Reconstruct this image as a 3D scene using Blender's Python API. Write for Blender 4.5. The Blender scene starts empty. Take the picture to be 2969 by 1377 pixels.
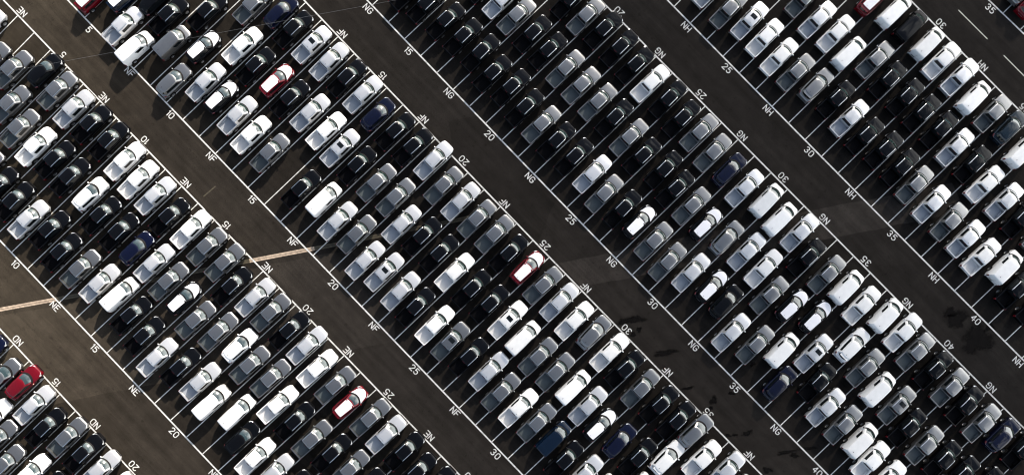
import bpy, bmesh, math, random
from mathutils import Vector, Matrix

random.seed(7)
R = math.radians
SC = bpy.context.scene
COL = SC.collection

# ------------------------------------------------------------------ camera
cam_data = bpy.data.cameras.new('aerial_camera')
cam_data.sensor_fit = 'HORIZONTAL'
cam_data.sensor_width = 36.0
cam_data.lens = 25.22
cam_data.clip_start = 0.5
cam_data.clip_end = 8000.0
cam = bpy.data.objects.new('aerial_camera', cam_data)
COL.objects.link(cam)
# high above the lot, looking almost straight down; the rows run to the lower right
_r = Vector((0.696384, 0.717669, 0.000527))
_d = Vector((0.717585, -0.696290, -0.015879))
_f = Vector((-0.011029, 0.011436, -0.999874))
cam.matrix_world = Matrix(((_r.x, -_d.x, -_f.x, 69.217),
                           (_r.y, -_d.y, -_f.y, 17.581),
                           (_r.z, -_d.z, -_f.z, 85.597),
                           (0, 0, 0, 1)))
SC.camera = cam

# ------------------------------------------------------------------ sky and sun
SUN_EL, SUN_AZ = R(25.5), R(-21.4)          # azimuth measured from +Y towards +X
world = bpy.data.worlds.new('World')
SC.world = world
world.use_nodes = True
nt = world.node_tree
bg = nt.nodes['Background']
sky = nt.nodes.new('ShaderNodeTexSky')
sky.sky_type = 'NISHITA'
sky.sun_disc = False
sky.sun_elevation = SUN_EL
sky.sun_rotation = SUN_AZ
sky.air_density = 1.0
sky.dust_density = 1.2
# broken cloud in the same sky
tc = nt.nodes.new('ShaderNodeTexCoord')
mp = nt.nodes.new('ShaderNodeMapping')
mp.inputs['Scale'].default_value = (1.0, 1.0, 1.9)
nt.links.new(tc.outputs['Generated'], mp.inputs['Vector'])
nz = nt.nodes.new('ShaderNodeTexNoise')
nz.inputs['Scale'].default_value = 3.4
nz.inputs['Detail'].default_value = 7.0
nz.inputs['Roughness'].default_value = 0.58
nz.inputs['Distortion'].default_value = 0.5
nt.links.new(mp.outputs['Vector'], nz.inputs['Vector'])
dotn = nt.nodes.new('ShaderNodeVectorMath'); dotn.operation = 'DOT_PRODUCT'
dotn.inputs[1].default_value = (0.52, 0.80, -0.30)   # cloud bank to the north-east
nt.links.new(tc.outputs['Generated'], dotn.inputs[0])
addn = nt.nodes.new('ShaderNodeMath'); addn.operation = 'MULTIPLY_ADD'
addn.inputs[1].default_value = 0.45
nt.links.new(dotn.outputs['Value'], addn.inputs[0])
nt.links.new(nz.outputs['Fac'], addn.inputs[2])
rmp = nt.nodes.new('ShaderNodeValToRGB')
rmp.color_ramp.elements[0].position = 0.58
rmp.color_ramp.elements[1].position = 0.78
nt.links.new(addn.outputs[0], rmp.inputs['Fac'])
mixc = nt.nodes.new('ShaderNodeMix'); mixc.data_type = 'RGBA'
nt.links.new(rmp.outputs['Color'], mixc.inputs['Factor'])
# thin high haze takes some of the blue out of the sky
bwn = nt.nodes.new('ShaderNodeRGBToBW')
nt.links.new(sky.outputs['Color'], bwn.inputs['Color'])
hz = nt.nodes.new('ShaderNodeMix'); hz.data_type = 'RGBA'
hz.inputs['Factor'].default_value = 0.35
nt.links.new(sky.outputs['Color'], hz.inputs['A'])
nt.links.new(bwn.outputs['Val'], hz.inputs['B'])
nt.links.new(hz.outputs['Result'], mixc.inputs['A'])
mixc.inputs['B'].default_value = (13.0, 13.1, 13.0, 1)
nt.links.new(mixc.outputs['Result'], bg.inputs['Color'])
bg.inputs['Strength'].default_value = 0.078

sun_data = bpy.data.lights.new('sun', 'SUN')
sun_data.energy = 3.5
sun_data.angle = R(0.6)
sun_data.color = (1.0, 0.90, 0.78)
sun = bpy.data.objects.new('sun', sun_data)
COL.objects.link(sun)
sd = Vector((math.sin(SUN_AZ) * math.cos(SUN_EL), math.cos(SUN_AZ) * math.cos(SUN_EL), math.sin(SUN_EL)))
sun.rotation_euler = sd.to_track_quat('Z', 'Y').to_euler()
sun.location = (40, 90, 60)

SC.view_settings.view_transform = 'Standard'
SC.view_settings.look = 'None'
SC.view_settings.gamma = 1.0
SC.view_settings.exposure = 1.5
SC.view_settings.use_curve_mapping = False
SC.cycles.filter_width = 1.15
SC.cycles.max_bounces = 6
SC.cycles.caustics_reflective = False
SC.cycles.caustics_refractive = False

# ------------------------------------------------------------------ surveyed rows: east and north of bay line n, in metres
ROWS = {
    'ND2': ([2.706525, 0.905923], [-0.043582, -32.228926]),
    'NE1': ([2.8e-05, 2.757264, 0.422873], [-0.000444, -0.005373, -25.428575]),
    'NE2': ([-0.00233, 2.884796, -0.677959], [0.000157, -0.008507, -5.385659]),
    'NF1': ([-0.00141, 2.859852, -0.543159], [-6.8e-05, -0.006184, 0.143367]),
    'NF2': ([-0.001464, 2.868653, -0.533741], [0.00102, -0.058321, 20.962747]),
    'NG1': ([-0.000721, 2.831497, -0.059915], [0.000969, -0.051175, 26.373275]),
    'NG2': ([0.000742, 2.749491, 1.132643], [3.9e-05, 0.016537, 45.655545]),
    'NH1': ([0.000853, 2.747971, 1.087904], [0.000756, -0.032155, 52.087376]),
    'NH2': ([2.838457, -0.870095], [0.008725, 72.420717]),
    'NI1': ([2.857525, -25.728008], [0.079803, 76.258269]),
}
FEAT = {
    'stripe': [(30.57, -33.25), (31.96, -31.17), (37.17, -23.38), (47.89, -6.73), (52.23, -0.13), (54.22, 2.87), (57.09, 7.36), (58.91, 10.18), (62.38, 15.53), (64.31, 18.7)],
    'band': [(74.41, 20.48), (78.19, 26.45), (85.23, 37.42), (91.95, 48.19), (94.86, 52.5), (100.2, 60.84)],
    'band_low': [(78.13, 20.31), (80.92, 24.36), (87.78, 34.91), (95.31, 46.51), (99.9, 53.61), (103.81, 59.59)],
    'left_low': [(39.41, -42.76), (45.54, -32.75), (51.14, -24.16), (64.84, -3.99), (67.39, -0.07)],
    'left_up': [(30.65, -34.46), (37.17, -24.79), (42.78, -16.18), (56.24, 4.3), (58.86, 8.17)],
    'band3': [(108.25, 43.62), (111.75, 49.41), (116.57, 56.73)],
    'dark1': [(53.01, 22.77), (55.74, 26.89), (62.34, 25.5), (68.36, 26.25), (70.78, 20.46), (66.71, 19.82), (57.38, 19.68)],
    'strip2': [(80.81, 11.05), (84.34, 9.11), (87.4, 7.28), (90.47, 4.87)],
    'dash1': [(86.01, 75.97), (90.93, 76.01)],
    'dash2': [(93.67, 76.03), (98.58, 76.05)],
    'stains': [(85.22, 21.89, 1.57, 0.57, 52.7), (86.67, 21.8, 0.41, 0.33, 52.7), (86.6, 20.84, 0.41, 0.33, 52.7), (90.84, 22.15, 1.86, 0.37, 52.7), (98.82, 22.27, 0.58, 0.49, 52.7), (99.26, 21.37, 0.41, 0.33, 52.7), (95.71, 21.12, 0.74, 0.25, 52.7), (103.51, 21.23, 0.33, 0.24, 52.7), (104.42, 22.46, 0.66, 0.41, 52.7), (103.0, 20.59, 0.41, 0.2, 52.7), (110.14, 24.66, 0.58, 0.41, 52.7), (109.25, 24.22, 1.16, 0.29, 52.7), (109.22, 21.14, 0.83, 0.33, 52.7), (110.67, 26.27, 1.07, 0.29, 52.7), (112.18, 49.85, 1.33, 1.07, 52.7), (115.65, 49.89, 2.49, 1.48, 52.7), (111.03, 49.84, 1.08, 0.57, 52.7), (115.63, 51.93, 0.83, 0.41, 52.7), (99.01, 28.63, 0.33, 0.33, 52.7), (99.72, 24.37, 0.41, 0.25, 52.7)],
    'tick': [(39.23, -2.59), (39.12, -4.48)],
}
CARS = '''
hb ND 12.62 0.889 2 ; hg ND 13.79 0.860 2 ; hr ND 14.62 0.918 2 ; pw ND 14.77 0.646 1 ; pg ND 15.61 0.592 1 ; pl ND 15.65 0.878 2
pg ND 16.62 0.527 1 ; pk ND 16.70 0.841 2 ; pg ND 17.66 0.894 2 ; pw ND 17.67 0.594 1 ; pk ND 18.66 0.901 2 ; pk ND 18.72 0.602 1
pl ND 19.66 0.904 2 ; pw ND 20.79 0.879 2 ; pl NE 2.62 0.828 2 ; pg NE 3.76 0.712 2 ; pg NE 4.66 0.773 2 ; pg NE 5.64 0.623 1
hk NE 5.64 0.902 2 ; pg NE 6.61 0.878 2 ; pg NE 6.63 0.564 1 ; pg NE 6.77 0.249 0 ; pw NE 7.64 0.558 1 ; pl NE 7.64 0.872 2
pk NE 7.74 0.241 0 ; pk NE 8.62 0.885 2 ; pk NE 8.63 0.589 1 ; pk NE 8.68 0.247 0 ; pk NE 9.60 0.583 1 ; pk NE 9.64 0.892 2
pl NE 9.65 0.234 0 ; pk NE 10.61 0.284 0 ; hw NE 10.68 0.592 1 ; pw NE 10.70 0.877 2 ; pw NE 11.65 0.859 2 ; pk NE 11.65 0.245 0
pk NE 11.68 0.559 1 ; pl NE 12.64 0.865 2 ; pg NE 12.70 0.255 0 ; pk NE 12.71 0.568 1 ; pk NE 13.70 0.842 2 ; hb NE 13.71 0.571 1
pl NE 13.72 0.278 0 ; vw NE 14.65 0.318 0 ; pl NE 14.68 0.589 1 ; pw NE 14.69 0.880 2 ; pk NE 15.64 0.285 0 ; pg NE 15.66 0.577 1
pg NE 15.70 0.879 2 ; fk NE 16.63 0.570 1 ; pk NE 16.66 0.258 0 ; pg NE 16.70 0.890 2 ; pg NE 17.64 0.536 1 ; pk NE 17.64 0.825 2
pl NE 17.69 0.225 0 ; pl NE 18.65 0.877 2 ; pg NE 18.66 0.584 1 ; pk NE 18.68 0.286 0 ; pg NE 19.57 0.881 2 ; pl NE 19.69 0.309 0
hw NE 19.70 0.612 1 ; pg NE 20.60 0.584 1 ; pk NE 20.65 0.888 2 ; vw NE 20.67 0.273 0 ; pg NE 21.61 0.618 1 ; pl NE 21.63 0.900 2
vw NE 21.71 0.342 1 ; pw NE 22.64 0.542 1 ; pw NE 22.64 0.851 2 ; hk NE 22.67 0.257 0 ; pw NE 23.65 0.238 0 ; pk NE 23.65 0.548 1
pg NE 23.68 0.859 2 ; fr NE 24.66 0.848 2 ; pl NE 24.67 0.253 0 ; pg NE 24.70 0.549 1 ; pg NE 25.70 0.875 2 ; pk NE 25.71 0.576 1
pk NE 25.72 0.271 0 ; pl NE 26.68 0.874 2 ; pg NE 26.72 0.586 1 ; pk NE 27.73 0.884 2 ; pk NE 27.76 0.584 1 ; pk NE 28.74 0.853 2
pk NE 29.73 0.878 2 ; fr NF 4.76 0.131 0 ; fb NF 5.69 0.264 0 ; pl NF 6.56 0.140 0 ; hk NF 6.69 0.386 1 ; pk NF 7.58 0.374 1
vw NF 7.58 0.102 0 ; vg NF 8.50 0.281 0 ; pk NF 8.59 0.550 1 ; fk NF 9.53 0.389 1 ; hg NF 9.68 0.132 0 ; pg NF 9.69 0.767 2
pw NF 10.62 0.561 1 ; pl NF 10.67 0.262 0 ; hb NF 10.70 0.857 2 ; fk NF 11.57 0.265 0 ; pk NF 11.61 0.843 2 ; pk NF 11.64 0.537 1
ps NF 12.60 0.858 2 ; pl NF 12.60 0.262 0 ; fr NF 12.67 0.564 1 ; pw NF 13.58 0.241 0 ; pl NF 13.62 0.864 2 ; pk NF 13.63 0.551 1
pl NF 14.63 0.578 1 ; pk NF 14.65 0.873 2 ; pg NF 14.68 0.248 0 ; pl NF 15.60 0.874 2 ; pw NF 15.64 0.573 1 ; ps NF 16.57 0.562 1
hb NF 16.64 0.854 2 ; pk NF 16.69 0.234 0 ; pk NF 17.60 0.565 1 ; pk NF 17.67 0.863 2 ; vw NF 17.67 0.285 0 ; pk NF 18.65 0.872 2
pg NF 18.69 0.577 1 ; pl NF 18.72 0.258 0 ; pl NF 19.66 0.906 2 ; pg NF 19.68 0.286 0 ; pg NF 19.69 0.598 1 ; pl NF 20.68 0.514 1
pg NF 20.72 0.847 2 ; pl NF 20.73 0.215 0 ; ps NF 21.63 0.249 0 ; pk NF 21.64 0.553 1 ; pl NF 21.70 0.855 2 ; pk NF 22.67 0.555 1
pl NF 22.69 0.241 0 ; pg NF 22.70 0.853 2 ; pk NF 23.61 0.241 0 ; pg NF 23.68 0.865 2 ; pw NF 23.68 0.544 1 ; pk NF 24.68 0.549 1
pk NF 24.68 0.847 2 ; pw NF 24.72 0.248 0 ; pk NF 25.67 0.563 1 ; fr NF 25.67 0.866 2 ; pgs NF 25.67 0.247 0 ; pg NF 26.65 0.861 2
pk NF 26.68 0.264 0 ; pws NF 26.69 0.574 1 ; pl NF 27.64 0.862 2 ; vw NF 27.68 0.563 1 ; pl NF 27.70 0.288 0 ; pw NF 28.65 0.850 2
pg NF 28.69 0.255 0 ; pg NF 28.69 0.553 1 ; hg NF 29.59 0.881 2 ; pg NF 29.66 0.564 1 ; pw NF 29.69 0.265 0 ; pw NF 30.64 0.868 2
vw NF 30.65 0.574 1 ; pg NF 30.67 0.283 0 ; pk NF 31.60 0.865 2 ; vb NF 31.64 0.288 0 ; pl NF 31.65 0.563 1 ; fk NF 32.59 0.534 1
pk NF 32.61 0.247 0 ; pg NF 32.65 0.851 2 ; pl NF 33.63 0.270 0 ; hb NF 33.65 0.551 1 ; pk NF 33.69 0.865 2 ; pw NF 34.62 0.252 0
pk NF 34.67 0.871 2 ; pk NF 34.68 0.564 1 ; hw NF 35.56 0.679 1 ; hg NF 35.57 0.908 2 ; pw NF 35.62 0.406 0 ; pw NF 36.61 0.819 2
pl NF 37.67 0.871 2 ; pg NF 38.62 0.818 2 ; pk NG 13.78 0.215 0 ; pk NG 14.67 0.238 0 ; pk NG 15.75 0.252 0 ; pk NG 15.78 0.568 1
pk NG 16.74 0.259 0 ; pl NG 16.74 0.575 1 ; pg NG 17.66 0.571 1 ; pk NG 17.75 0.269 0 ; pk NG 18.68 0.564 1 ; pk NG 18.73 0.234 0
pk NG 18.73 0.861 2 ; pk NG 19.65 0.560 1 ; pg NG 19.70 0.861 2 ; pk NG 19.70 0.255 0 ; pk NG 20.64 0.877 2 ; pg NG 20.72 0.559 1
pk NG 20.72 0.231 0 ; pk NG 21.67 0.870 2 ; pg NG 21.69 0.557 1 ; pg NG 21.72 0.233 0 ; pk NG 22.66 0.228 0 ; pk NG 22.66 0.864 2
pg NG 22.69 0.558 1 ; pw NG 23.66 0.853 2 ; pk NG 23.66 0.562 1 ; pk NG 23.67 0.237 0 ; pk NG 24.67 0.861 2 ; pg NG 24.69 0.544 1
pl NG 24.72 0.244 0 ; pk NG 25.64 0.522 1 ; pk NG 25.66 0.838 2 ; pg NG 25.67 0.213 0 ; pg NG 26.60 0.854 2 ; pk NG 26.67 0.228 0
pk NG 26.69 0.557 1 ; fk NG 27.56 0.243 0 ; pk NG 27.61 0.527 1 ; pg NG 27.61 0.828 2 ; pg NG 28.55 0.227 0 ; pg NG 28.60 0.525 1
hb NG 28.64 0.827 2 ; fk NG 29.58 0.509 1 ; pg NG 29.59 0.200 0 ; pl NG 29.63 0.816 2 ; pl NG 30.61 0.254 0 ; hg NG 30.62 0.540 1
vl NG 30.65 0.855 2 ; pl NG 31.61 0.567 1 ; vl NG 31.61 0.834 2 ; fk NG 31.64 0.281 0 ; hk NG 32.52 0.278 0 ; pl NG 32.59 0.862 2
pw NG 32.62 0.568 1 ; pk NG 33.55 0.790 2 ; pg NG 33.59 0.485 1 ; pl NG 33.60 0.178 0 ; fk NG 34.58 0.532 1 ; pg NG 34.64 0.804 2
pg NG 34.67 0.227 0 ; fk NG 35.60 0.583 1 ; vl NG 35.61 0.832 2 ; vl NG 35.63 0.314 0 ; hb NG 36.57 0.170 0 ; pw NG 36.60 0.822 2
ps NG 36.64 0.432 1 ; hw NG 37.54 0.622 1 ; vl NG 37.61 0.880 2 ; pk NG 37.63 0.330 0 ; pg NG 38.58 0.585 1 ; pw NG 38.60 0.882 2
pl NG 38.63 0.264 0 ; pg NG 39.55 0.854 2 ; vl NG 39.60 0.549 1 ; pg NG 39.65 0.264 0 ; pk NG 40.61 0.855 2 ; pgs NG 40.62 0.562 1
vl NG 40.64 0.270 0 ; pw NG 41.55 0.231 0 ; pk NG 41.60 0.515 1 ; pg NG 41.61 0.851 2 ; pk NG 42.58 0.839 2 ; pw NG 42.61 0.219 0
pg NG 42.63 0.514 1 ; pk NG 43.58 0.529 1 ; pg NG 43.60 0.837 2 ; pk NG 44.57 0.542 1 ; hb NG 44.58 0.870 2 ; pk NG 45.53 0.890 2
pk NG 45.60 0.596 1 ; pl NH 22.62 0.212 0 ; pg NH 23.76 0.197 0 ; ps NH 24.72 0.240 0 ; pg NH 25.68 0.548 1 ; pw NH 25.68 0.234 0
pw NH 26.68 0.216 0 ; pl NH 26.70 0.520 1 ; pg NH 27.64 0.221 0 ; pw NH 27.66 0.539 1 ; fr NH 27.73 0.831 2 ; hg NH 28.64 0.252 0
vl NH 28.64 0.512 1 ; vl NH 28.72 0.862 2 ; pg NH 29.59 0.592 1 ; vk NH 29.63 0.869 2 ; pk NH 29.64 0.276 0 ; pk NH 30.57 0.563 1
pl NH 30.60 0.256 0 ; vl NH 30.65 0.870 2 ; pw NH 31.56 0.860 2 ; pk NH 31.59 0.246 0 ; pk NH 31.61 0.565 1 ; pk NH 32.56 0.568 1
pk NH 32.56 0.267 0 ; pl NH 32.58 0.867 2 ; pk NH 33.57 0.572 1 ; pk NH 33.57 0.264 0 ; vl NH 33.61 0.840 2 ; pg NH 34.50 0.252 0
pl NH 34.55 0.567 1 ; pg NH 34.61 0.854 2 ; ht NH 35.55 0.867 2 ; pk NH 35.57 0.568 1 ; pl NH 35.57 0.244 0 ; pw NH 36.52 0.540 1
vl NH 36.60 0.820 2 ; pg NH 36.61 0.243 0 ; pl NH 37.60 0.549 1 ; pl NH 37.61 0.244 0 ; pk NH 38.58 0.544 1 ; pw NH 38.60 0.234 0
vl NH 39.61 0.288 0 ; pg NH 39.62 0.564 1 ; pk NH 40.56 0.239 0 ; pk NH 41.62 0.250 0 ; hg NJ 35.79 0.175 0 ; hr NJ 36.48 0.153 0'''

def row_point(name, n):
    pu, pv = ROWS[name]
    u = 0.0
    for c in pu: u = u * n + c
    v = 0.0
    for c in pv: v = v * n + c
    return Vector((u, v, 0))

BLOCKS = {'ND': (None, 'ND2'), 'NE': ('NE1', 'NE2'), 'NF': ('NF1', 'NF2'),
          'NG': ('NG1', 'NG2'), 'NH': ('NH1', 'NH2'), 'NJ': ('NI1', None)}
BAY_DEPTH = 20.4

def lane_ends(block, n):
    a, c = BLOCKS[block]
    if block == 'NJ': n = n + 4.5
    lo = row_point(a, n) if a else row_point(c, n) - Vector((0, BAY_DEPTH, 0))
    hi = row_point(c, n) if c else row_point(a, n) + Vector((0, BAY_DEPTH, 0))
    return lo, hi

# ------------------------------------------------------------------ materials
def new_mat(name):
    m = bpy.data.materials.new(name)
    m.use_nodes = True
    return m, m.node_tree, m.node_tree.nodes['Principled BSDF']

def noise(nt, scale, detail=4, rough=0.55, coord='Object', dist=0.0):
    t = nt.nodes.new('ShaderNodeTexCoord')
    n = nt.nodes.new('ShaderNodeTexNoise')
    n.inputs['Scale'].default_value = scale
    n.inputs['Detail'].default_value = detail
    n.inputs['Roughness'].default_value = rough
    n.inputs['Distortion'].default_value = dist
    nt.links.new(t.outputs[coord], n.inputs['Vector'])
    return n

def paint(name, col, metallic=0.0, rough=0.45, coat=1.0, flake=0.0, coat_rough=0.03):
    m, nt, p = new_mat(name)
    p.inputs['Metallic'].default_value = metallic
    p.inputs['Roughness'].default_value = rough
    p.inputs['Specular IOR Level'].default_value = 0.5 if metallic > .5 else 0.0
    p.inputs['Coat Weight'].default_value = coat
    p.inputs['Coat Roughness'].default_value = coat_rough
    n = noise(nt, 2.2, 5)
    r = nt.nodes.new('ShaderNodeMapRange')
    r.inputs['From Min'].default_value = 0.3; r.inputs['From Max'].default_value = 0.7
    r.inputs['To Min'].default_value = 0.965; r.inputs['To Max'].default_value = 1.03
    nt.links.new(n.outputs['Fac'], r.inputs['Value'])
    # each vehicle a hair different in tone
    oi = nt.nodes.new('ShaderNodeObjectInfo')
    r2 = nt.nodes.new('ShaderNodeMapRange')
    r2.inputs['To Min'].default_value = 0.9; r2.inputs['To Max'].default_value = 1.06
    nt.links.new(oi.outputs['Random'], r2.inputs['Value'])
    mu = nt.nodes.new('ShaderNodeMath'); mu.operation = 'MULTIPLY'
    nt.links.new(r.outputs[0], mu.inputs[0]); nt.links.new(r2.outputs[0], mu.inputs[1])
    mx = nt.nodes.new('ShaderNodeMix'); mx.data_type = 'RGBA'; mx.blend_type = 'MULTIPLY'
    mx.inputs['Factor'].default_value = 1.0
    mx.inputs['A'].default_value = (*col, 1)
    nt.links.new(mu.outputs[0], mx.inputs['B'])
    nt.links.new(mx.outputs['Result'], p.inputs['Base Color'])
    return m

def plain(name, col, rough=0.6, metallic=0.0, spec=0.5, var=0.12, scale=6.0, coat=0.0):
    m, nt, p = new_mat(name)
    p.inputs['Roughness'].default_value = rough
    p.inputs['Metallic'].default_value = metallic
    p.inputs['Specular IOR Level'].default_value = spec
    p.inputs['Coat Weight'].default_value = coat
    n = noise(nt, scale, 4)
    mx = nt.nodes.new('ShaderNodeMix'); mx.data_type = 'RGBA'
    mx.inputs['A'].default_value = (*[c * (1 - var) for c in col], 1)
    mx.inputs['B'].default_value = (*[min(1, c * (1 + var)) for c in col], 1)
    nt.links.new(n.outputs['Fac'], mx.inputs['Factor'])
    nt.links.new(mx.outputs['Result'], p.inputs['Base Color'])
    return m

M = {}
M['white'] = paint('white_paint', (0.80, 0.80, 0.79), 0.0, 0.4)
M['silver'] = paint('silver_metallic_paint', (0.76, 0.76, 0.76), 0.6, 0.33, 1.0)
M['grey'] = paint('grey_metallic_paint', (0.27, 0.27, 0.268), 0.85, 0.30, 1.0)
M['black'] = paint('black_paint', (0.0022, 0.0024, 0.0032), 0.0, 0.4, 0.5)
M['navy'] = paint('navy_paint', (0.0013, 0.0023, 0.0145), 0.0, 0.4)
M['blue'] = paint('blue_paint', (0.0010, 0.0060, 0.017), 0.0, 0.4)
M['teal'] = paint('dark_teal_paint', (0.006, 0.014, 0.022), 0.2, 0.35)
M['red'] = paint('red_paint', (0.12, 0.0015, 0.0065), 0.0, 0.4)
M['film'] = plain('protective_film', (0.80, 0.80, 0.83), 0.42, 0.0, 0.5, 0.03, 1.5)
M['glass'] = plain('tinted_glass', (0.014, 0.030, 0.028), 0.05, 0.0, 0.9, 0.1, 2.0, 1.0)
M['glass'].node_tree.nodes['Principled BSDF'].inputs['IOR'].default_value = 1.7
M['dark_glass'] = plain('dark_glass', (0.006, 0.008, 0.009), 0.06, 0.0, 0.4, 0.1, 2.0)
M['roof_highlight'] = plain('roof_highlight_metal', (0.75, 0.76, 0.77), 0.28, 1.0, 0.5, 0.05)  # bright metal standing in for horizon reflections along the roof edges
M['trim'] = plain('black_plastic', (0.006, 0.006, 0.0065), 0.6, 0.0, 0.1)
M['rubber'] = plain('tyre_rubber', (0.009, 0.009, 0.009), 0.85, 0.0, 0.08)
M['alloy'] = plain('alloy_wheel', (0.35, 0.35, 0.36), 0.35, 0.9)
M['lamp'] = plain('headlight_lens', (0.55, 0.57, 0.58), 0.08, 0.3, 0.8, 0.2, 12.0, 1.0)
M['tail'] = plain('red_lens', (0.13, 0.004, 0.007), 0.2, 0.0, 0.6, 0.2, 12.0, 1.0)
M['brake'] = plain('dark_red_lens', (0.055, 0.003, 0.006), 0.2, 0.0, 0.5)
M['liner_black'] = plain('black_bed_liner', (0.004, 0.004, 0.005), 0.8, 0.0, 0.06, 0.3, 9.0)
M['liner_grey'] = plain('grey_bed_liner', (0.075, 0.092, 0.098), 0.6, 0.0, 0.4, 0.16, 5.0)
M['liner_pale'] = plain('pale_bed_liner', (0.33, 0.36, 0.40), 0.55, 0.0, 0.4, 0.12, 5.0)
M['liner_white'] = plain('white_bed_floor', (0.60, 0.60, 0.60), 0.5, 0.0, 0.4, 0.07, 5.0)

# ------------------------------------------------------------------ small mesh helpers
def mesh_obj(name, verts, faces, mats, parent=None, smooth=True, angle=38, fmats=None):
    me = bpy.data.meshes.new(name)
    me.from_pydata([tuple(v) for v in verts], [], faces)
    for m in (mats if isinstance(mats, (list, tuple)) else [mats]):
        me.materials.append(m)
    if fmats:
        for p, k in zip(me.polygons, fmats): p.material_index = k
    bm = bmesh.new(); bm.from_mesh(me)
    bmesh.ops.recalc_face_normals(bm, faces=bm.faces)
    bm.to_mesh(me); bm.free()
    if smooth:
        me.polygons.foreach_set('use_smooth', [True] * len(me.polygons))
        me.set_sharp_from_angle(angle=R(angle))
    me.update()
    o = bpy.data.objects.new(name, me)
    COL.objects.link(o)
    if parent: o.parent = parent
    return o

class MB:
    def __init__(s): s.v, s.f, s.m = [], [], []
    def add(s, vs, fs, k=0):
        b = len(s.v)
        s.v += [tuple(v) for v in vs]
        s.f += [tuple(i + b for i in f) for f in fs]
        s.m += [k] * len(fs)
    def box(s, c, d, k=0, taper=0.0):
        x, y, z = c; a, b, h = d[0] / 2, d[1] / 2, d[2] / 2
        t = 1 - taper
        vs = [(x - a, y - b, z - h), (x + a, y - b, z - h), (x + a, y + b, z - h), (x - a, y + b, z - h),
              (x - a * t, y - b * t, z + h), (x + a * t, y - b * t, z + h), (x + a * t, y + b * t, z + h), (x - a * t, y + b * t, z + h)]
        s.add(vs, [(0, 1, 2, 3), (4, 7, 6, 5), (0, 4, 5, 1), (1, 5, 6, 2), (2, 6, 7, 3), (3, 7, 4, 0)], k)
    def ellipsoid(s, c, r, k=0, nu=10, nv=6):
        vs = []
        for j in range(nv + 1):
            t = math.pi * j / nv
            for i in range(nu):
                a = 2 * math.pi * i / nu
                vs.append((c[0] + r[0] * math.sin(t) * math.cos(a), c[1] + r[1] * math.sin(t) * math.sin(a), c[2] + r[2] * math.cos(t)))
        fs = []
        for j in range(nv):
            for i in range(nu):
                q = (i + 1) % nu
                fs.append((j * nu + i, (j + 1) * nu + i, (j + 1) * nu + q, j * nu + q))
        s.add(vs, fs, k)
    def lathe_y(s, c, prof, k=0, n=20):
        # profile of (radius, y) around the y axis
        vs = []
        for r, y in prof:
            for i in range(n):
                a = 2 * math.pi * i / n
                vs.append((c[0] + r * math.cos(a), c[1] + y, c[2] + r * math.sin(a)))
        fs = []
        for j in range(len(prof) - 1):
            for i in range(n):
                q = (i + 1) % n
                fs.append((j * n + i, j * n + q, (j + 1) * n + q, (j + 1) * n + i))
        s.add(vs, fs, k)
    def build(s, name, mats, parent=None, smooth=True, angle=38):
        return mesh_obj(name, s.v, s.f, mats, parent, smooth, angle, s.m)

def lerp(a, b, t): return a + (b - a) * t
def interp(tab, x):
    # piecewise smooth table lookup, tab sorted by falling x
    if x >= tab[0][0]: return tab[0][1]
    for (x0, y0), (x1, y1) in zip(tab, tab[1:]):
        if x >= x1:
            t = (x0 - x) / (x0 - x1)
            return lerp(y0, y1, t)
    return tab[-1][1]

# ------------------------------------------------------------------ vehicle shells
NF_, NS_ = 11, 9
def cab_ring(c, k):
    """ring k of the greenhouse: list of points, front arc, left side, rear arc, right side"""
    xf, xr, wf, wr, bf, br, zf, zr, crown = c[k]
    pts = []
    for i in range(NF_):                       # front arc, from right (-y) to left (+y)
        s = -1 + 2 * i / (NF_ - 1)
        x = xf - bf * s * s - 0.05 * abs(s) ** 8
        pts.append(Vector((x, wf * s, zf + crown * (1 - s * s))))
    xa, xb = pts[-1].x, xr + br + 0.03
    for i in range(1, NS_ + 1):
        t = i / (NS_ + 1)
        bulge = 0.035 * math.sin(math.pi * t)
        pts.append(Vector((lerp(xa, xb, t), lerp(wf, wr, t) + bulge, lerp(zf, zr, t) )))
    for i in range(NF_):
        s = 1 - 2 * i / (NF_ - 1)
        x = xr + br * s * s + 0.03 * abs(s) ** 8
        pts.append(Vector((x, wr * s, zr + crown * (1 - s * s))))
    for i in range(1, NS_ + 1):
        t = i / (NS_ + 1)
        bulge = 0.035 * math.sin(math.pi * t)
        pts.append(Vector((lerp(xb, xa, t), -(lerp(wr, wf, t) + bulge), lerp(zr, zf, t))))
    return pts

def add_cab(mb, rings, k=0):
    n = len(rings[0]); b = []
    for r in rings: b += r
    fs = []
    for j in range(len(rings) - 1):
        for i in range(n):
            q = (i + 1) % n
            fs.append((j * n + i, j * n + q, (j + 1) * n + q, (j + 1) * n + i))
    # cap: a strip between left and right halves of the last ring
    last = (len(rings) - 1) * n
    ring = rings[-1]
    cen = Vector((sum(p.x for p in ring) / n, 0, max(p.z for p in ring) + 0.012))
    b.append(cen)
    for i in range(n): fs.append((last + i, last + (i + 1) % n, len(b) - 1))
    mb.add(b, fs, k)

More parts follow.
